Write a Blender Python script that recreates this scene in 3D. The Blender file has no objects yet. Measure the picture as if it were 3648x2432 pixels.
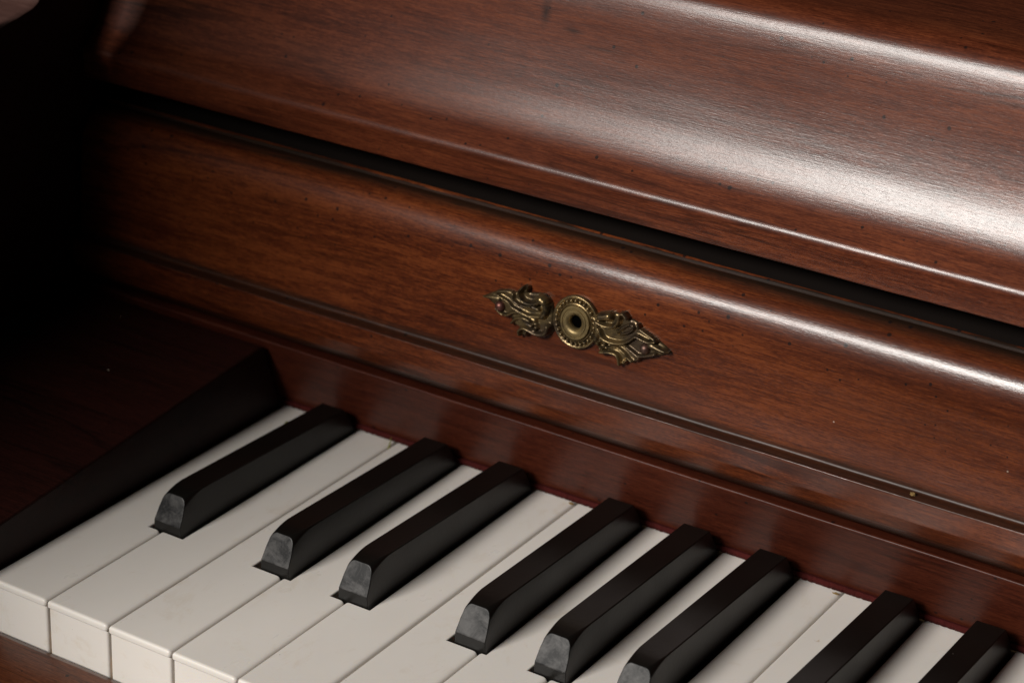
import bpy, bmesh, math, random
from mathutils import Vector, Matrix, noise
random.seed(7)
sc = bpy.context.scene
col = sc.collection
MM = 0.001

# ------------------------------------------------------------------ camera
CAM = Vector((446.22, -439.666, 362.969)) * MM
AZ, EL, ROLL, FW = -0.54765, -0.43023, 0.04531, 2.31383
f = Vector((math.sin(AZ)*math.cos(EL), math.cos(AZ)*math.cos(EL), math.sin(EL)))
r = f.cross(Vector((0, 0, 1))).normalized(); u = r.cross(f)
r2 = r*math.cos(ROLL) + u*math.sin(ROLL); u2 = -r*math.sin(ROLL) + u*math.cos(ROLL)
cd = bpy.data.cameras.new("camera"); cam = bpy.data.objects.new("camera", cd); col.objects.link(cam)
m = Matrix((r2, u2, -f)).transposed().to_4x4(); m.translation = CAM
cam.matrix_world = m
cd.sensor_width = 36; cd.lens = 36*FW; cd.clip_start = 0.01; cd.clip_end = 20
cd.dof.use_dof = True; cd.dof.focus_distance = 0.690; cd.dof.aperture_fstop = 14
sc.camera = cam

# ------------------------------------------------------------------ light
w = bpy.data.worlds.new("World"); sc.world = w; w.use_nodes = True
bg = w.node_tree.nodes["Background"]; bg.inputs[0].default_value = (1.0, .9, .8, 1); bg.inputs[1].default_value = 0.010
KEY_DIR = Vector((-0.255, -0.815, 0.51)).normalized()
KEY_TARGET = Vector((150, 120, 60))*MM
def area(name, pos, target, sx, sy, power, color):
    ld = bpy.data.lights.new(name, 'AREA'); ld.shape = 'RECTANGLE'; ld.size = sx; ld.size_y = sy
    ld.energy = power; ld.color = color
    o = bpy.data.objects.new(name, ld); col.objects.link(o)
    o.location = pos; o.rotation_euler = (target-pos).to_track_quat('-Z', 'Y').to_euler()
    return o
area("softbox", KEY_TARGET + KEY_DIR*3.0, KEY_TARGET, 1.0, .6, 109, (1, .955, .90))
sc.view_settings.view_transform = 'Standard'; sc.view_settings.look = 'None'
sc.view_settings.exposure = 0; sc.view_settings.gamma = 1

# ------------------------------------------------------------------ material helpers
class NT:
    def __init__(s, name):
        s.m = bpy.data.materials.new(name); s.m.use_nodes = True; s.t = s.m.node_tree; s.n = s.t.nodes
        s.b = s.n["Principled BSDF"]; s.tc = s.n.new("ShaderNodeTexCoord")
    def link(s, a, b): s.t.links.new(a, b)
    def mapping(s, scale, loc=(0, 0, 0), rot=(0, 0, 0), src=None):
        q = s.n.new("ShaderNodeMapping"); q.inputs['Scale'].default_value = scale
        q.inputs['Location'].default_value = loc; q.inputs['Rotation'].default_value = rot
        s.link(src or s.tc.outputs['Object'], q.inputs['Vector']); return q.outputs[0]
    def noise(s, scale3, detail=3, rough=.6, dist=0, loc=(0, 0, 0), rot=(0, 0, 0)):
        q = s.n.new("ShaderNodeTexNoise"); q.inputs['Scale'].default_value = 1
        q.inputs['Detail'].default_value = detail; q.inputs['Roughness'].default_value = rough
        q.inputs['Distortion'].default_value = dist
        s.link(s.mapping(scale3, loc, rot), q.inputs['Vector']); return q.outputs['Fac']
    def ramp(s, src, stops):
        q = s.n.new("ShaderNodeValToRGB"); e = q.color_ramp.elements
        while len(e) < len(stops): e.new(.5)
        for i, (p, c) in enumerate(stops):
            e[i].position = p; e[i].color = (*c, 1) if not isinstance(c, (int, float)) else (c, c, c, 1)
        s.link(src, q.inputs[0]); return q.outputs[0]
    def mix(s, fac, a, b, mode='MIX'):
        q = s.n.new("ShaderNodeMix"); q.data_type = 'RGBA'; q.blend_type = mode
        for sock, v in ((q.inputs['Factor'], fac), (q.inputs[6], a), (q.inputs[7], b)):
            if isinstance(v, bpy.types.NodeSocket): s.link(v, sock)
            else: sock.default_value = v if isinstance(v, float) or isinstance(v, int) else (*v, 1)
        return q.outputs[2]
    def math(s, op, a, b=0.0, c=0.0):
        q = s.n.new("ShaderNodeMath"); q.operation = op
        for i, v in enumerate((a, b, c)):
            if isinstance(v, bpy.types.NodeSocket): s.link(v, q.inputs[i])
            else: q.inputs[i].default_value = v
        return q.outputs[0]
    def bump(s, src, strength, dist, prev=None):
        q = s.n.new("ShaderNodeBump"); q.inputs['Strength'].default_value = strength; q.inputs['Distance'].default_value = dist
        s.link(src, q.inputs['Height'])
        if prev: s.link(prev, q.inputs['Normal'])
        return q.outputs[0]
    def specks(s, scale, radius, density, loc=(0, 0, 0)):
        """small round marks in some cells of a Voronoi grid; returns a 0..1 mask"""
        v = s.n.new("ShaderNodeTexVoronoi"); v.inputs['Scale'].default_value = scale
        s.link(s.mapping((1, 1, 1), loc), v.inputs['Vector'])
        sep = s.n.new("ShaderNodeSeparateColor"); s.link(v.outputs['Color'], sep.inputs[0])
        rr = s.math('MULTIPLY', sep.outputs[1], radius)
        inside = s.math('SUBTRACT', rr, v.outputs['Distance'])
        soft = s.math('MULTIPLY', inside, 1/(radius*.25)); soft.node.use_clamp = True
        on = s.math('LESS_THAN', sep.outputs[0], density)
        return s.math('MULTIPLY', soft, on)
    def set(s, **k):
        for n_, v in k.items():
            i = s.b.inputs[n_.replace('_', ' ')]
            if isinstance(v, bpy.types.NodeSocket): s.link(v, i)
            else: i.default_value = (*v, 1) if isinstance(v, tuple) and len(v) == 3 else v

def wood(name, dark, mid, light, seed=0., knots=(), rough=.33, coat=.6, coat_rough=.22, speck=.55, gloss_bump=.5, tilt=0.0, dark_bands=None):
    t = NT(name); L = (seed, seed*1.7, seed*.6); R = (0, tilt*.5, tilt)
    fib = t.noise((170, 2900, 2900), 3, .7, 0, L, R)
    med = t.noise((34, 480, 480), 5, .74, .3, L, R)
    fin = t.noise((700, 1900, 1900), 2, .6, 0, L, R)
    big = t.noise((5, 38, 38), 4, .6, .8, L, R)
    v = t.math('ADD', t.math('MULTIPLY', fib, .40), t.math('MULTIPLY', med, .34))
    v = t.math('ADD', v, t.math('MULTIPLY', fin, .17))
    v = t.math('ADD', v, t.math('MULTIPLY', big, .26))
    c = t.ramp(v, [(.475, dark), (.58, mid), (.68, light)])
    # dark figure lines along the grain
    fg = t.noise((3.2, 60, 60), 3, .55, 1.2, (seed+3, seed, 1), R)
    ln = t.math('ABSOLUTE', t.math('SUBTRACT', fg, .5))
    ln = t.ramp(ln, [(0.0, 1.0), (.022, 0.0)])
    gate = t.ramp(t.noise((9, 30, 30), 2, .5, 0, (seed+8, 2, 1)), [(.42, 0.0), (.60, .75)])
    c = t.mix(t.math('MULTIPLY', ln, gate), c, tuple(x*.35 for x in dark))
    # pores
    po = t.noise((260, 5200, 5200), 2, .5, 0, (seed+1, 4, 2), R)
    c = t.mix(t.ramp(po, [(.60, 0.0), (.72, .6)]), c, tuple(x*.4 for x in dark))
    # broad colour drift
    dr = t.noise((9, 16, 16), 2, .5, 0, (seed+5, 1, 4))
    c = t.mix(t.ramp(dr, [(.38, 0.0), (.68, .5)]), c, tuple(x*.62 for x in mid))
    if dark_bands:   # near-black colour blended in over set height bands
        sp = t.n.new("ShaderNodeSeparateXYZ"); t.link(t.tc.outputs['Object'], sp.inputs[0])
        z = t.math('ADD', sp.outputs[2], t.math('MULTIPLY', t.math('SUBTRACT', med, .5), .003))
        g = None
        for (z0, z1, z2, z3, amt) in dark_bands:
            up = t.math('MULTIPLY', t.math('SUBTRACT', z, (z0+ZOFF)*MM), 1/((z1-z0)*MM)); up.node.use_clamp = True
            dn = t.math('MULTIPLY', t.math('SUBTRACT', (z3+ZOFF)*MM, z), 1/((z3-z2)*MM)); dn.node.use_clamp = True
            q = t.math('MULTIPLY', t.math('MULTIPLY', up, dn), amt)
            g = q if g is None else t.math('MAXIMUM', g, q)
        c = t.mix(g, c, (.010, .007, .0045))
    for (kx, ky, kz, ax, az, am) in knots:   # (position mm, half sizes mm, strength) of dark figure marks in the veneer
        vs = t.n.new("ShaderNodeVectorMath"); vs.operation = 'SUBTRACT'; t.link(t.tc.outputs['Object'], vs.inputs[0]); vs.inputs[1].default_value = (kx*MM, ky*MM, kz*MM)
        ds = t.n.new("ShaderNodeVectorMath"); ds.operation = 'MULTIPLY'; t.link(vs.outputs[0], ds.inputs[0]); ds.inputs[1].default_value = (1/(ax*MM), 0, 1/(az*MM))
        ln_ = t.n.new("ShaderNodeVectorMath"); ln_.operation = 'LENGTH'; t.link(ds.outputs[0], ln_.inputs[0])
        dd = t.math('ADD', ln_.outputs['Value'], t.math('MULTIPLY', t.math('SUBTRACT', big, .5), 1.6))
        q = t.math('MULTIPLY', t.math('SUBTRACT', 1.0, dd), am); q.node.use_clamp = True
        c = t.mix(q, c, tuple(x*.45 for x in dark))
    # spatter finish dots
    c = t.mix(t.math('MULTIPLY', t.specks(250, .20, speck*1.6, L), .85), c, (.006, .004, .004))
    # dust
    du = t.specks(95, .045, .25, (seed+2, 7, 3))
    c = t.mix(t.math('MULTIPLY', du, .75), c, (.42, .36, .30))
    b1 = t.bump(fib, .50*gloss_bump, .00012)
    b2 = t.bump(t.noise((700, 1500, 1500), 3, .6, 0, L), .35*gloss_bump, .00010, b1)
    b2 = t.bump(t.noise((7, 55, 55), 2, .5, .3, (seed, 3, 3)), .22, .0012, b2)
    sm = t.noise((14, 26, 26), 3, .6, .5, (seed, 9, 9))
    rr = t.math('ADD', t.math('MULTIPLY', sm, .16), rough-.08)
    cr = t.math('ADD', t.math('MULTIPLY', sm, .16), coat_rough-.08)
    cr = t.math('ADD', cr, t.math('MULTIPLY', du, .3))
    cw = coat
    if dark_bands:
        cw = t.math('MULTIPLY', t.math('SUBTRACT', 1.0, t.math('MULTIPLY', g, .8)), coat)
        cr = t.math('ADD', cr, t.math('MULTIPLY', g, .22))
    t.set(Base_Color=c, Roughness=rr, Coat_Weight=cw, Coat_Roughness=cr, Normal=b2, Coat_Normal=b2, Coat_IOR=1.5)
    t.b.inputs['Specular IOR Level'].default_value = .14
    return t.m

M = {}
ZOFF = 0.0
M['lid'] = wood("lid_walnut", (.030, .0068, .003), (.090, .0205, .0080), (.170, .044, .0155), 1.3, rough=.42, coat=.58, coat_rough=.23, speck=.30, tilt=.03, knots=[(87.5, 157, 153, 2.6, 6.5, 1.0), (98, 156, 149.5, 5.5, 1.3, 1.1), (110, 158, 146, 16, 1.2, .7), (225.3, 148.5, 124.0, 1.0, 1.3, .9)])
M['fall'] = wood("fallboard_walnut", (.024, .0046, .0019), (.082, .0175, .0052), (.165, .041, .0108), 6.1, gloss_bump=.5, rough=.40, coat=.6, coat_rough=.20, tilt=-.02, dark_bands=[(44.9, 45.4, 46.6, 49.0, .72), (88.3, 90.2, 91.0, 91.4, .9), (20, 21, 31, 34.5, .8)])
M['name'] = wood("nameboard_mahogany", (.020, .0042, .0026), (.055, .0115, .0055), (.088, .0205, .0090), 11.4, rough=.42, coat=.20, coat_rough=.34, speck=.3, gloss_bump=.3)
M['slip'] = wood("keyslip_walnut", (.02, .006, .003), (.085, .024, .010), (.15, .048, .018), 15.2, rough=.34, coat=.5, coat_rough=.25)
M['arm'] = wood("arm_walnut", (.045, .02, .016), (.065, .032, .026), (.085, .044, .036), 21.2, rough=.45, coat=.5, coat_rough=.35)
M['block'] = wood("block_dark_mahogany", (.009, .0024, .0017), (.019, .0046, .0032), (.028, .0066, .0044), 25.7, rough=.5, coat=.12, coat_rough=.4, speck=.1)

def key_white():
    t = NT("ivory_plastic")
    oi = t.n.new("ShaderNodeObjectInfo")
    off = t.n.new("ShaderNodeCombineXYZ")
    for i in range(3): t.link(t.math('MULTIPLY', oi.outputs['Random'], 3.0+i), off.inputs[i])
    add = t.n.new("ShaderNodeVectorMath"); add.operation = 'ADD'
    t.link(t.tc.outputs['Object'], add.inputs[0]); t.link(off.outputs[0], add.inputs[1])
    t_obj = t.tc; 
    class P: pass
    t.tc = P(); t.tc.outputs = {'Object': add.outputs[0]}
    base = t.mix(t.noise((50, 22, 60), 4, .6, .4), (.72, .68, .63), (.77, .735, .69))
    st = t.ramp(t.noise((95, 55, 120), 5, .72, .5, (4, 1, 2)), [(.57, 0.0), (.74, .24)])
    base = t.mix(st, base, (.50, .37, .22))
    st2 = t.ramp(t.noise((190, 120, 260), 3, .6, 1.2, (9, 3, 2)), [(.68, 0.0), (.78, .5)])
    gate = t.ramp(t.noise((30, 18, 30), 2, .5, 0, (3, 3, 8)), [(.50, 0.0), (.62, 1.0)])
    base = t.mix(t.math('MULTIPLY', st2, gate), base, (.42, .27, .13))
    base = t.mix(t.math('MULTIPLY', t.specks(210, .05, .30), .75), base, (.10, .07, .05))
    base = t.mix(t.math('MULTIPLY', t.specks(480, .06, .18, (3, 1, 2)), .5), base, (.25, .19, .14))
    rg = t.math('ADD', t.math('MULTIPLY', t.noise((60, 35, 60), 4, .6), .22), .20)
    bp = t.bump(t.noise((90, 60, 90), 3, .5), .15, .0006)
    t.set(Base_Color=base, Roughness=rg, Normal=bp)
    t.b.inputs['Specular IOR Level'].default_value = .42
    t.b.inputs['Subsurface Weight'].default_value = .12
    t.b.inputs['Subsurface Radius'].default_value = (1.0, .7, .4)
    t.b.inputs['Subsurface Scale'].default_value = .0012
    return t.m
M['white'] = key_white()

def plain(name, c, rough, spec=.5, bump=0., bscale=800, metal=0., speck=0., var=.25):
    t = NT(name)
    n_ = t.noise((bscale*.12,)*3, 3, .6)
    cc = t.mix(n_, tuple(x*(1-var) for x in c), tuple(min(1, x*(1+var)) for x in c))
    if speck: cc = t.mix(t.math('MULTIPLY', t.specks(260, .05, speck), .7), cc, (.22, .2, .18))
    t.set(Base_Color=cc, Roughness=t.math('ADD', t.math('MULTIPLY', n_, .18), rough-.09), Metallic=metal)
    t.b.inputs['Specular IOR Level'].default_value = spec
    if bump: t.set(Normal=t.bump(t.noise((bscale,)*3, 3, .6), bump, .0003))
    return t.m
M['black'] = plain("ebony_black", (.0042, .0038, .0033), .32, .34, .12, 700, speck=.16)
def worn():
    t = NT("worn_ebony")
    a = t.noise((170, 200, 190), 5, .72, .5); b = t.noise((900, 300, 900), 3, .6)
    c = t.ramp(a, [(.40, (.004, .004, .0045)), (.64, (.075, .073, .072))])
    c = t.mix(t.ramp(b, [(.55, 0.0), (.75, .3)]), c, (.10, .098, .095))
    t.set(Base_Color=c, Roughness=t.math('ADD', t.math('MULTIPLY', a, -.30), .50))
    t.set(Normal=t.bump(t.noise((120, 110, 120), 2, .5), .16, .0007))
    t.b.inputs['Specular IOR Level'].default_value = .26
    return t.m
M['worn'] = worn()
M['keywood'] = plain("key_side_wood", (.42, .27, .14), .6)
M['felt'] = plain("red_felt", (.050, .008, .007), .95, .1, 1.0, 2600, var=.5)
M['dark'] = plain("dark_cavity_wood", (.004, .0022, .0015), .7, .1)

M['hole'] = plain('keyhole_black', (.001, .001, .001), .9, .0)
def brass(name, c1, c2, rough):
    t = NT(name)
    a = t.noise((240,)*3, 5, .7, .6); b = t.noise((70,)*3, 3, .6, 0, (3, 3, 3))
    c = t.mix(t.ramp(a, [(.36, 0.0), (.60, 1.0)]), c1, c2)
    c = t.mix(t.ramp(b, [(.50, 0.0), (.66, .75)]), c, (.085, .06, .045))
    t.set(Base_Color=c, Metallic=.82, Roughness=t.math('ADD', t.math('MULTIPLY', a, -.3), rough+.15),
          Normal=t.bump(t.noise((1500,)*3, 3, .6), .35, .00012))
    return t.m
M['brass'] = brass("aged_brass", (.042, .031, .020), (.22, .155, .072), .34)
M['brass2'] = brass("worn_brass", (.13, .095, .045), (.30, .22, .10), .42)
M['copper'] = brass("brown_copper", (.10, .04, .032), (.17, .07, .055), .42)

# ------------------------------------------------------------------ mesh helpers
def finish(name, bm, mats, parent=None, sharp=38, label=None, smooth=True):
    bmesh.ops.recalc_face_normals(bm, faces=bm.faces)
    for e in bm.edges:
        if len(e.link_faces) == 2 and e.calc_face_angle(0) > math.radians(sharp): e.smooth = False
    for fc in bm.faces: fc.smooth = smooth
    bmesh.ops.scale(bm, vec=(MM,)*3, verts=bm.verts)
    me = bpy.data.meshes.new(name); bm.to_mesh(me); bm.free()
    for q in (mats if isinstance(mats, (list, tuple)) else [mats]): me.materials.append(q)
    o = bpy.data.objects.new(name, me); col.objects.link(o)
    if parent is not None:
        o.parent = parent
        if parent.parent is None: o.matrix_parent_inverse = Matrix.Translation(parent.location).inverted()
    if label: o['label'] = label
    return o

def rounded(pts, default=0.0, seg=6):
    """closed polygon (a, b[, radius]) -> list of points with its corners rounded"""
    out = []; n_ = len(pts)
    for i in range(n_):
        p = Vector(pts[i][:2]); a = Vector(pts[i-1][:2]); b = Vector(pts[(i+1) % n_][:2])
        rad = pts[i][2] if len(pts[i]) > 2 else default
        if rad <= 0: out.append(p); continue
        da = (a-p); db = (b-p); la, lb = da.length, db.length; da /= la; db /= lb
        ang = da.angle(db)
        if ang > math.radians(177): out.append(p); continue
        d = min(rad/math.tan(ang/2), la*.49, lb*.49)
        s, e = p+da*d, p+db*d
        for k in range(seg+1):
            q = k/seg; out.append(s*(1-q)**2 + p*2*q*(1-q) + e*q*q)
    return out

def spline(pts, n_=8):
    """Catmull-Rom through open points"""
    P = [Vector(p) for p in pts]; P = [P[0]*2-P[1]] + P + [P[-1]*2-P[-2]]; out = []
    for i in range(1, len(P)-2):
        for k in range(n_):
            t = k/n_
            out.append(.5*((2*P[i]) + (P[i+1]-P[i-1])*t + (2*P[i-1]-5*P[i]+4*P[i+1]-P[i+2])*t*t + (3*P[i]-P[i-1]-3*P[i+1]+P[i+2])*t**3))
    out.append(P[-2]); return out

def run(pts, x0, x1, nx=1, wob=0.0, seed=0):
    """extrude a closed (y, z) polygon along x"""
    bm = bmesh.new(); rings = []
    for i in range(nx+1):
        x = x0+(x1-x0)*i/nx; ring = []
        for (y, z) in pts:
            if wob:
                y += wob*noise.noise(Vector((x*.035, y*.05, seed))); z += wob*noise.noise(Vector((x*.035, z*.05, seed+9)))
            ring.append(bm.verts.new((x, y, z)))
        rings.append(ring)
    n_ = len(pts)
    for a, b in zip(rings, rings[1:]):
        for k in range(n_): bm.faces.new((a[k], a[(k+1) % n_], b[(k+1) % n_], b[k]))
    bm.faces.new(rings[0][::-1]); bm.faces.new(rings[-1])
    return bm

# ------------------------------------------------------------------ the piano
piano = bpy.data.objects.new("upright_piano", None); col.objects.link(piano)
piano.location = Vector((170, 140, -30))*MM
piano['label'] = "dark reddish walnut upright piano with white and black keys and brass keyhole plate"
piano['category'] = "piano"
XW, XR = -84.0, 520.0

# top case lid: front rim, cyma sweep, flat top
sweep = spline([(143.0, 114.6), (146, 117.6), (148.4, 121), (150.4, 124.7), (152.7, 129.8), (155.2, 136.8), (157.4, 144), (159.2, 151), (160.8, 157.6), (162.6, 163), (164.6, 166.3), (167.6, 168.6), (172, 169.8), (180, 170.2)], 7)
prof = [Vector(p) for p in rounded([(158, 101.4), (140.0, 101.4, .9), (139.4, 111.3, 4.0), (143.0, 114.6)], 0, 8)[:-1]]
prof += sweep + [Vector((400, 176)), Vector((400, 155)), Vector((178, 150))]
finish("lid", run(prof, XW+1.2, XR, 60, .10, 3), M['lid'], piano)

# fallboard
fb = [Vector(p) for p in rounded([(150, 28.6), (137.2, 28.6, .5), (135.0, 30.2, 1), (131.9, 33.6, 2.2), (130.5, 38, 3), (130.4, 45.3, .55), (134.55, 45.7, 1.5), (134.93, 51)], 0, 6)]
fb += spline([(135.2, 55), (135.9, 64), (136.4, 72), (136.9, 77.5), (137.7, 81.4), (139.2, 84.9), (141.6, 87.7), (145.4, 90.0)], 7)
fb += [Vector(p) for p in [(146.6, 90.4), (147.6, 90.35), (148.3, 90.3), (148.8, 90.8), (149.2, 91.3), (149.8, 91.45), (150.4, 91.1), (150.7, 90.3), (150.7, 60)]]
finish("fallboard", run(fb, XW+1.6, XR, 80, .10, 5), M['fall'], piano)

# back wall of the gap between lid and fallboard
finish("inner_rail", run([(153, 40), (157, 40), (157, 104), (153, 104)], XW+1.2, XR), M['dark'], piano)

# nameboard behind the keys and its felt
nb = rounded([(144.2, 2.2, .4), (150, 2.2), (150, 26.6), (134.5, 27.35, .75)], 0, 6)
nameboard = finish("nameboard", run(nb, XW+.6, XR, 60, .15, 8), M['name'], piano)
bm = bmesh.new()
rows = []
for i in range(1401):
    x = -1+ (XR+1)*i/1400
    h = .30*noise.noise(Vector((x*.9, 1, 2))) + .22*noise.noise(Vector((x*3.1, 5, 2)))
    rows.append([bm.verts.new(p) for p in ((x, 149, 2.2), (x, 143.3+h, 2.25), (x, 142.8+h, 1.3+h*.5), (x, 143.3+h, .25+.3*h), (x, 149, .2))])
for a, b in zip(rows, rows[1:]):
    for k in range(4): bm.faces.new((a[k], a[k+1], b[k+1], b[k]))
finish("felt_strip", bm, M['felt'], nameboard)

# left cheek block: top slopes down to the front
def block_z(y): return 14.2+(y-6.7)*.0925
bm = bmesh.new()
lo = [bm.verts.new((x, y, -24)) for x, y in ((XW+.2, -16), (-1.1, -16), (-1.1, 146), (XW+.2, 146))]
hi = [bm.verts.new((x, y, block_z(y))) for x, y in ((XW+.2, -16), (-1.1, -16), (-1.1, 133.2), (XW+.2, 133.2))]
bm.faces.new(lo[::-1]); bm.faces.new(hi)
for i in range(4): bm.faces.new((lo[i], lo[(i+1) % 4], hi[(i+1) % 4], hi[i]))
# rear face follows the nameboard
lo[2].co.y = lo[3].co.y = 149.5-4.0
for v in (lo[2], lo[3]): v.co = (v.co.x, 151.2, -24)
bmesh.ops.bevel(bm, geom=[e for e in bm.edges if e.verts[0] in hi and e.verts[1] in hi], offset=1.1, segments=4, affect='EDGES', profile=.5)
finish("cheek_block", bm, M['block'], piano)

# left arm (curved side of the case)
top = spline([(-60, 22), (-40, 40), (-10, 78), (30, 104), (64, 118), (101.9, 127.3), (112.2, 129.3), (120.7, 132.7), (127, 146), (131, 175), (134, 215), (138, 270)], 8)  # rear rise is out of view, shaped to keep light off the lid's end
sp = rounded([(99, -60), (99, 325, 60), (-285, 335, 30), (-285, -60)], 0, 10)
finish("added_shade_panel", run(sp, XW-3.6, XW-.05), M['block'], piano)  # added unseen panel that shades the left end of lid and fallboard
armp = [Vector((-60, -60))] + top + [Vector((160, 330)), Vector((290, 330)), Vector((290, -60))]
bm = run(armp, XW-34, XW-.1)
es = [e for e in bm.edges if abs(e.verts[0].co.x-e.verts[1].co.x) < 1e-6 and e.verts[0].co.z > 23 and e.verts[1].co.z > 23 and min(e.verts[0].co.y, e.verts[1].co.y) < 125]
bmesh.ops.bevel(bm, geom=es, offset=1.3, segments=4, affect='EDGES', profile=.5)
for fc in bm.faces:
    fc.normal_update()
    if abs(fc.normal.x) > .9: fc.material_index = 1  # side faces take a darker colour that paints in their shade
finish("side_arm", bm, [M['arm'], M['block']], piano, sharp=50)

# key slip in front of the keys
ks = rounded([(-1.9, -40), (-1.9, -16.6, .8), (-4, -15.9, 1.2), (-23.0, -17.6, 1.6), (-25, -40)], 0, 5)
finish("key_slip", run(ks, XW+.5, XR, 40, .2, 12), M['slip'], piano)
finish("key_bed", run([(1.5, -45), (290, -45), (290, -12), (1.5, -12)], XW+.5, XR), M['keywood'], piano)

finish("key_frame", run([(50.6, -11), (149.5, -11), (149.5, -4.2), (50.6, -4.2)], .6, 305), M['keywood'], piano)
# ------------------------------------------------------------------ keys
P = 23.5; YK, YN = 149.0, 51.1
cuts = {0: (None, 17.0), 1: (31.6, None), 2: (None, 57.6), 3: (73.1, 86.8), 4: (102.2, None), 5: (None, 128.3), 6: (143.0, 155.8), 7: (170.2, 183.2), 8: (196.6, None)}
for k in (9, 10, 11, 12, 13):
    a, b = cuts[k-7]; cuts[k] = (a+7*P if a else None, b+7*P if b else None)
white_labels = {
 0: "first white key at the left, beside the dark cheek block, brown smears on its front face",
 1: "second white key from the left, just right of the leftmost black key, clean front face",
 2: "third white key from the left, small brown stains low on its front face",
 3: "fourth white key from the left, notched on both sides between the second and third black keys",
 4: "fifth white key from the left, just right of the third black key, brown smudge near its notch",
 5: "sixth white key from the left, left of the fourth black key and running off the lower edge",
 6: "seventh white key from the left, notched between the fourth and fifth black keys",
 7: "eighth white key from the left, showing between the fifth and sixth black keys",
 8: "ninth white key from the left, just right of the sixth black key",
 9: "tenth white key from the left, just left of the seventh black key",
 10: "eleventh white key from the left, showing between the seventh and eighth black keys",
 11: "rightmost white key in view, beyond the last black key",
 12: "white key beyond the right edge, left of the next group of three black keys",
}
def outline(k, o=0.0, front=-.75):
    x0, x1 = k*P, (k+1)*P-.5; a, b = cuts[k]; pts = []; b = b+1.4 if b else b; yn = YN-.1
    yf = front+o; R_ = max(.05, .85-o*.6)
    pts += [(x0+o, yf, R_), (x1-o*1.7, yf, R_*1.3)]
    if b: pts += [(x1-o*1.7, yn-o*.3, R_*1.3), (b-o*.5, yn-o*.3, .3), (b-o*.5, YK)]
    else: pts += [(x1-o*1.7, YK)]
    if a: pts += [(a+o*.5, YK), (a+o*.5, yn-o*.3, .3), (x0+o, yn-o*.3, R_*1.1)]
    else: pts += [(x0+o, YK)]
    return rounded(pts, 0, 5)
def loft(layers):
    bm = bmesh.new(); rings = [[bm.verts.new((x, y, z)) for x, y in pts] for pts, z in layers]; n_ = len(rings[0])
    bm.faces.new(rings[0][::-1]); bm.faces.new(rings[-1])
    for a, b in zip(rings, rings[1:]):
        for i in range(n_): bm.faces.new((a[i], a[(i+1) % n_], b[(i+1) % n_], b[i]))
    return bm
for k in range(13):
    dz = random.uniform(-.2, .14) if k > 1 else 0
    body = loft([(outline(k, .16, -.2), -30), (outline(k, .16, -.2), -2.2)])
    for v in body.verts: v.co.z += dz
    key = finish("white_key", body, M['white'], piano, label=white_labels[k])
    top_ = loft([(outline(k, .1), -2.15), (outline(k, 0), -1.95), (outline(k, 0), -1.0), (outline(k, .07), -.62), (outline(k, .22), -.32), (outline(k, .45), -.13), (outline(k, .75), -.03), (outline(k, 1.15), .0)])
    for v in top_.verts: v.co.z += dz
    kt = finish("key_top", top_, M['white'], key, sharp=70)
    wn = kt.modifiers.new("weighted", 'WEIGHTED_NORMAL'); wn.keep_sharp = True; wn.weight = 90

def black_key(cx):
    def h(y):
        v = 12.35-(y-62)*.0353 if y > 62 else 12.35-((62-y)/7)**2*.75
        return v
    def section(y):
        hh = h(y); rr = .4+2.1*max(0, (64-y)/9)**1.4; rr = min(rr, 2.6); pts = []
        hw = lambda z: 5.45-1.1*max(0, z)/12.3
        for z in (-12, -2, 3.4): pts.append((hw(z), z))
        for z in (5.5, 7.2): pts.append((hw(z), min(z, hh-rr-.3)))
        for i in range(7):
            a = i/6*math.pi/2; pts.append((hw(hh)-rr+rr*math.cos(a)*1.02, hh-rr+rr*math.sin(a)))
        return [(cx+x, z) for x, z in pts] + [(cx, hh)] + [(cx-x, z) for x, z in pts[::-1]]
    n_ = len(section(60)); bm = bmesh.new(); rows = []
    yfront = []
    for i in range(n_):
        y = 55
        for _ in range(30):
            z = section(y)[i][1]; y = .5*y+.5*(51.2 if z <= 3.4 else 51.3+(z-3.4)*.50)
        yfront.append(y)
    S = [0, .004, .012, .022, .035, .05, .07, .1, .14, .25, .5, .75, 1]
    for q in S:
        row = []
        for i in range(n_):
            ze = section(137)[i][1]; yb = 137.2+(9.7-ze)*.6 if ze > 0 else 143
            y = yfront[i]+(yb-yfront[i])*q; x, z = section(y)[i] if q > 0 else section(yfront[i])[i]
            row.append(bm.verts.new((x, y, z)))
        rows.append(row)
    for a, b in zip(rows, rows[1:]):
        for k in range(n_): bm.faces.new((a[k], a[(k+1) % n_], b[(k+1) % n_], b[k]))
    # front: vertical foot below, worn slope above
    F = rows[0]; foot = bm.faces.new((F[0], F[1], F[2], F[n_-3], F[n_-2], F[n_-1]))
    slope = bm.faces.new(F[2:n_-2]); slope.material_index = 1
    bm.faces.new(rows[-1])
    for e in bm.edges:
        if e.verts[0] in F and e.verts[1] in F: e.smooth = False
    wl = bm.edges.layers.float.new('bevel_weight_edge')
    for e in bm.edges:
        if e.verts[0] in F and e.verts[1] in F: e[wl] = .32
    return bm
centers = [25.4, 67.0, 96.0, 137.1, 164.0, 190.0]; centers += [67.0+7*P, 96.0+7*P]
black_labels = [
 "leftmost black key, nearest the dark cheek block, smooth unworn grey front slope",
 "second black key from the left, first of the group of two, lightly scuffed front slope",
 "third black key from the left, second of the group of two",
 "fourth black key from the left, first of the group of three, pale scratched front slope",
 "fifth black key from the left, middle of the group of three, rubbed grey front slope",
 "sixth black key from the left, last of the group of three, its worn front slope cut by the lower edge",
 "seventh black key from the left, its top crossed by dark reflections, front out of view",
 "rightmost black key in view, at the lower right corner"]
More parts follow.
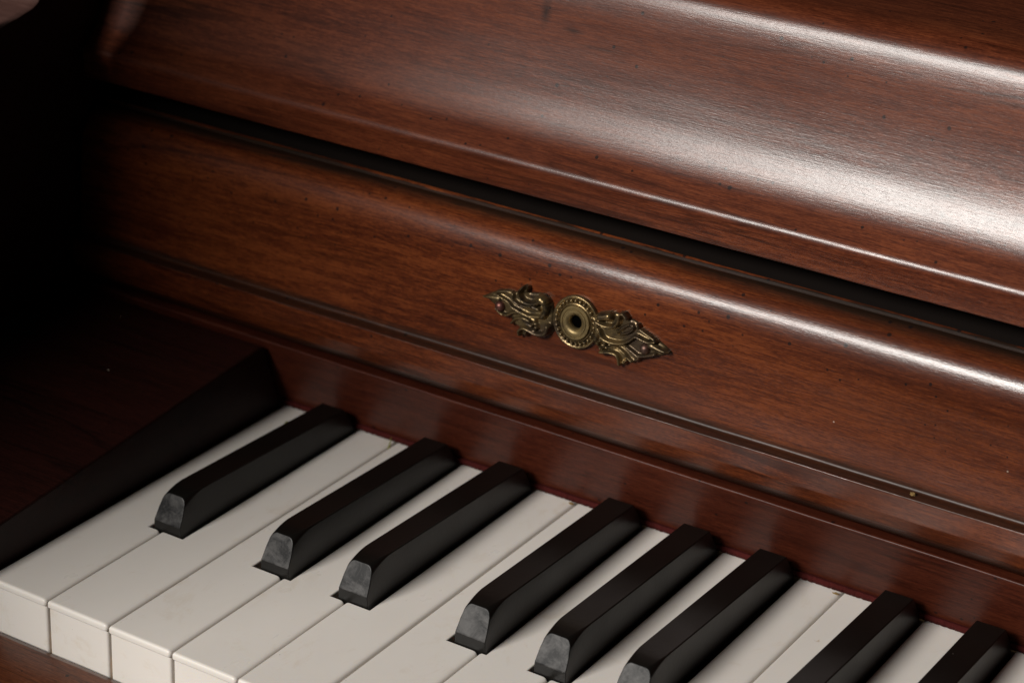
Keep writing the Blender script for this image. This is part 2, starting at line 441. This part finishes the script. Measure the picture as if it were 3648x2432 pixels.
for i, cx in enumerate(centers):
    kb = black_key(cx); ddz = random.uniform(-.22, .22); tx = random.uniform(-.004, .004); ty = random.uniform(-.002, .002)
    for v in kb.verts: v.co = Vector((v.co.x+tx*(v.co.y-95), v.co.y, v.co.z+(ddz+ty*(v.co.y-140) if v.co.z > -1 else 0)))
    o = finish("black_key", kb, [M['black'], M['worn']], piano, sharp=30, label=black_labels[i])
    md = o.modifiers.new("bevel", 'BEVEL'); md.width = 1.0*MM; md.limit_method = 'WEIGHT'; md.segments = 3; md.profile = .5; md.harden_normals = False
    md.loop_slide = True
    md.use_clamp_overlap = True
    wn = o.modifiers.new("weighted", 'WEIGHTED_NORMAL'); wn.keep_sharp = True; wn.weight = 80

# ------------------------------------------------------------------ brass keyhole plate
def face_y(z):   # front surface of the fallboard round the plate
    return 135.2+(z-55)*.078
TLT = math.atan(.078)
def fmap(s, t, h):   # plate coordinates (mm right, mm up, mm out) -> world mm
    z = 66.9+t*math.cos(TLT)+h*math.sin(TLT); y = face_y(66.9)+t*math.sin(TLT)-h*math.cos(TLT)
    return Vector((118.4+s, y, z))
Rm = Matrix((r2, u2, f))
def st(zx, zy):      # traced outline in plate coordinates
    uu, vv = 1680+zx/3.0947, 980+zy/3.0947
    d = r2*((uu-1824)/3648/FW) - u2*((vv-1216)/3648/FW) + f
    n_ = Vector((0, -math.cos(TLT), math.sin(TLT))); o = fmap(0, 0, .8); c = CAM/MM
    q = c + d*((o-c).dot(n_)/d.dot(n_)); q -= o
    return (q.x, q.y*math.sin(TLT)+q.z*math.cos(TLT))
silL = [st(*p) for p in [(135,225),(200,200),(290,165),(400,160),(480,185),(540,160),(560,130),(600,108),(640,112),(655,150),(640,175),(660,192),(740,195),(820,215),(870,260),(895,310),(900,360),(900,620),(880,645),(830,672),(760,665),(700,640),(655,612),(642,660),(600,682),(555,655),(543,590),(500,555),(440,520),(440,470),(380,440),(280,390),(255,330),(200,280)]]
silR = [st(*p) for p in [(1330,440),(1370,440),(1420,405),(1500,398),(1590,410),(1640,430),(1650,400),(1690,395),(1730,430),(1750,480),(1800,500),(1860,535),(1880,580),(1980,650),(2050,710),(2130,780),(2205,855),(2150,880),(2050,890),(1940,920),(1870,935),(1850,955),(1790,955),(1740,960),(1710,985),(1640,990),(1610,960),(1620,910),(1580,870),(1500,860),(1440,850),(1390,790),(1330,740)]]
# ridges: points in traced coordinates, radius start/end (mm), height (mm)
RID = [
 ([(605,115),(565,155),(560,215),(600,275),(680,305),(750,295),(800,265)], .45, .95, 2.7), ([(800,255),(830,285)], 1.5, 1.5, 3.0),
 ([(845,330),(835,400),(800,450)], 1.1, .9, 2.4), ([(290,200),(350,238),(420,285),(465,345),(535,385),(640,440),(790,455)], .35, .7, 1.9),
 ([(478,200),(480,260),(530,310),(600,335),(690,345),(760,370)], .35, .6, 2.0), ([(285,345),(330,400),(400,432),(470,405),(550,400),(640,440),(720,490)], .4, .6, 2.0),
 ([(452,522),(500,475),(580,465),(655,500)], .4, .5, 1.8), ([(550,645),(550,595),(600,572),(660,598),(740,640),(830,635),(860,560)], .5, .9, 2.4),
 ([(680,560),(700,525),(735,530),(745,570),(720,598),(690,590)], .35, .35, 2.0), ([(140,228),(230,240),(300,260)], .25, 1.1, 1.4), ([(300,175),(400,172),(470,195)], .5, .5, 1.6),
 ([(640,125),(630,165)], .45, .5, 2.2), ([(610,640),(632,600)], .5, .5, 2.0),
 ([(1400,500),(1470,540),(1560,558),(1625,535),(1652,480),(1660,425),(1700,415)], .7, .5, 2.5), ([(1440,450),(1540,440)], 1.3, 1.3, 2.7),
 ([(1700,420),(1735,470)], .7, .6, 2.4), ([(1630,625),(1700,562),(1775,540),(1805,575),(1755,622),(1665,645)], .4, .4, 1.9),
 ([(1430,600),(1470,685),(1560,730),(1680,742),(1765,712),(1830,668),(1900,700),(1975,730),(2050,728)], .6, .5, 2.3),
 ([(1415,760),(1430,715),(1475,712),(1495,755),(1465,795),(1430,790)], .4, .4, 2.1), ([(1500,790),(1580,785),(1640,800),(1700,850),(1745,910),(1785,945)], .4, .4, 1.9),
 ([(1440,835),(1530,838),(1605,858),(1640,905),(1650,970)], .6, .6, 2.3), ([(1700,765),(1780,825),(1850,880),(1950,882),(2040,862)], .4, .5, 2.0),
 ([(1985,765),(2100,820),(2200,853)], 1.2, .2, 2.0), ([(1850,545),(1860,570)], .6, .6, 2.2), ([(1690,960),(1720,930)], .5, .5, 1.8), ([(1880,600),(2040,715)], .6, .5, 1.8),
 ([(1370,470),(1400,600),(1380,700)], .9, .9, 1.8), ([(1820,930),(1870,900)], .5, .5, 1.6)]
RS = []
for pts, r0, r1, h in RID:
    q = [st(*p) for p in pts]; q = [tuple(v) for v in spline(q, 4)]
    for i in range(len(q)-1):
        a = i/(len(q)-1); b = (i+1)/(len(q)-1)
        RS.append((q[i], q[i+1], r0+(r1-r0)*a, r0+(r1-r0)*b, h))
def inpoly(p, poly):
    x, y = p; c = False; j = len(poly)-1
    for i in range(len(poly)):
        xi, yi = poly[i]; xj, yj = poly[j]
        if (yi > y) != (yj > y) and x < (xj-xi)*(y-yi)/(yj-yi)+xi: c = not c
        j = i
    return c
def segd(p, a, b):
    ax, ay = a; bx, by = b; dx, dy = bx-ax, by-ay; l = dx*dx+dy*dy
    q = 0 if l == 0 else max(0, min(1, ((p[0]-ax)*dx+(p[1]-ay)*dy)/l))
    return math.hypot(p[0]-ax-dx*q, p[1]-ay-dy*q), q
def polyd(p, poly): return min(segd(p, poly[i-1], poly[i])[0] for i in range(len(poly)))
def leaf(poly):
    xs = [p[0] for p in poly]; ys = [p[1] for p in poly]; g = .22
    x0, x1, y0, y1 = min(xs)-1, max(xs)+1, min(ys)-1, max(ys)+1
    rs = [q for q in RS if x0 < q[0][0] < x1]
    nx, ny = int((x1-x0)/g)+1, int((y1-y0)/g)+1; H = {}
    for i in range(nx):
        for j in range(ny):
            p = (x0+i*g, y0+j*g); ins = inpoly(p, poly); d = polyd(p, poly)
            h = -1
            if ins or d < .12: h = .35+.65*min(1, max(d, 0)/.7)**.5 if ins else .2
            for a, b, ra, rb, hh in rs:
                dd, q = segd(p, a, b); rr = (ra+(rb-ra)*q)*1.15
                if dd < rr:
                    v = .55 + (hh*1.3-.55)*math.sqrt(max(0, 1-(dd/rr)**2))
                    if h < 0: h = 0
                    h = max(h, v)
            if h >= 0: H[i, j] = h
    for _ in range(1):
        H2 = {}
        for (i, j), h in H.items():
            s = h*2; n_ = 2
            for di, dj in ((1, 0), (-1, 0), (0, 1), (0, -1)):
                if (i+di, j+dj) in H: s += H[i+di, j+dj]; n_ += 1
            H2[i, j] = s/n_
        H = H2
    bm = bmesh.new(); V = {k: bm.verts.new(fmap(x0+k[0]*g, y0+k[1]*g, h)) for k, h in H.items()}
    for (i, j) in H:
        q = [(i, j), (i+1, j), (i+1, j+1), (i, j+1)]
        if all(k in V for k in q): bm.faces.new([V[k] for k in q])
    for v in [v for v in bm.verts if not v.link_faces]: bm.verts.remove(v)
    be = [e for e in bm.edges if len(e.link_faces) == 1]
    rr = bmesh.ops.extrude_edge_only(bm, edges=be)
    n_ = Vector((0, -math.cos(TLT), math.sin(TLT)))
    for v in [g_ for g_ in rr['geom'] if isinstance(g_, bmesh.types.BMVert)]:
        o = fmap(0, 0, -.4); v.co -= n_*((v.co-o).dot(n_))
    return bm
plate = bpy.data.objects.new("keyhole_plate", None); col.objects.link(plate)
plate.parent = piano; plate.matrix_parent_inverse = Matrix.Translation(piano.location).inverted()
plate['label'] = "small ornate aged brass keyhole plate with two leaf shaped wings"
for poly in (silL, silR):
    o = finish("leaf_wing", leaf(poly), M['brass'], plate, sharp=75)
def lathe(prof_, cx, cy, n_=64, sx=1, sy=1):
    bm = bmesh.new(); rings = []
    for rr, h in prof_:
        if rr < 1e-6: rings.append([bm.verts.new(fmap(cx, cy, h))])
        else: rings.append([bm.verts.new(fmap(cx+rr*sx*math.cos(a*2*math.pi/n_), cy+rr*sy*math.sin(a*2*math.pi/n_), h)) for a in range(n_)])
    for a, b in zip(rings, rings[1:]):
        for k in range(n_):
            if len(b) == 1: bm.faces.new((a[k], a[(k+1) % n_], b[0]))
            elif len(a) == 1: bm.faces.new((a[0], b[k], b[(k+1) % n_]))
            else: bm.faces.new((a[k], a[(k+1) % n_], b[(k+1) % n_], b[k]))
    return bm
cx0, cy0 = 0.0, 0.0
ring = lathe([(8.15, -.4), (8.15, 1.4), (7.95, 1.75), (7.6, 1.8), (7.3, 1.45), (6.1, 1.35), (5.9, 1.8), (5.6, 1.9), (5.35, 1.5), (5.3, .4), (3, .3)], cx0, cy0, 72, 1, 1.04)
for k in range(27):
    a = 2*math.pi*k/27; bb = lathe([(.66, 1.2), (.64, 1.7), (.5, 2.15), (.26, 2.36), (0, 2.42)], cx0+6.7*math.cos(a), cy0+6.7*1.04*math.sin(a), 12)
    tmp = bpy.data.meshes.new("t"); bb.to_mesh(tmp); bb.free(); ring.from_mesh(tmp); bpy.data.meshes.remove(tmp)
finish("beaded_ring", ring, M['brass'], plate, sharp=60)
finish("keyhole_collar", lathe([(5.2, .4), (5.2, 1.9), (5.0, 2.25), (4.35, 2.3), (4.25, 2.05), (3.95, 2.05), (3.85, 2.3), (3.3, 2.35), (2.7, 2.05), (2.1, 1.4), (1.95, .6), (1.95, .1)], cx0, cy0, 64, 1, 1.08), M['brass2'], plate, sharp=50)
finish("keyhole", lathe([(1.98, .16), (0, .15)], cx0, cy0, 32, 1, 1.08), M['hole'], plate)  # flat black disc painting in the dark of the hole
for zx, zy in ((322, 340), (1918, 812)):
    s, t = st(zx, zy)
    dome = [(1.75*math.cos(a), 1.1+1.55*math.sin(a)) for a in [i*math.pi/2/10 for i in range(10)]] + [(0, 2.65)]
    finish("screw", lathe([(1.6, .3)]+dome, s, t, 32), M['copper'], plate, sharp=60)

# ------------------------------------------------------------------ debris on the keys and moulding
M['crumb'] = plain("dry_crumb", (.20, .13, .05), .9, .1)
M['blade'] = plain("dry_blade", (.16, .15, .03), .8, .2)
def blob(name, pos, size, mat, label, cat, seed):
    bm = bmesh.new(); bmesh.ops.create_icosphere(bm, subdivisions=3, radius=1)
    for v in bm.verts:
        k = 1+.75*noise.noise(v.co*1.7+Vector((seed, 0, 0)))
        v.co = Vector((v.co.x*size[0]*k, v.co.y*size[1]*k, v.co.z*size[2]*k))
        v.co.z = max(v.co.z, -size[2]*.35)
    o = finish(name, bm, M[mat]); o.location = Vector(pos)*MM; o['label'] = label; o['category'] = cat
blob("crumb", (233.6, 132.0, 46.0), (.9, .5, .55), 'crumb', "tan crumb lying on the moulding below the fallboard face, at the right", "crumb", 3)
blob("crumb", (9.5, 132.5, .3), (.5, .8, .5), 'blade', "olive brown crumb on the first white key beside the leftmost black key", "crumb", 5)
blob("crumb", (116.4, 142.0, .3), (.8, .5, .35), 'crumb', "small brown crumb at the back of the sixth white key against the felt", "crumb", 8)
blob("crumb", (210.0, 141.6, .3), (.9, .45, .3), 'crumb', "small brown crumb at the back of the ninth white key near the seventh black key", "crumb", 11)
bm = bmesh.new()
pts = [((47.0, 138.6, -1.6), .12), ((46.6, 139.6, -.6), .30), ((46.1, 141.2, .5), .26), ((45.4, 142.8, 1.9), .05)]
rg = []
for (x, y, z), w_ in pts: rg.append([bm.verts.new((x-w_, y, z)), bm.verts.new((x, y-.08, z+.05)), bm.verts.new((x+w_, y, z)), bm.verts.new((x, y+.1, z))])
for a, b in zip(rg, rg[1:]):
    for k in range(4): bm.faces.new((a[k], a[(k+1) % 4], b[(k+1) % 4], b[k]))
bm.faces.new(rg[0]); bm.faces.new(rg[-1])
o = finish("grass_blade", bm, M['blade']); o['label'] = "thin green dry blade stuck in the gap between the second and third white keys"; o['category'] = "blade of grass"
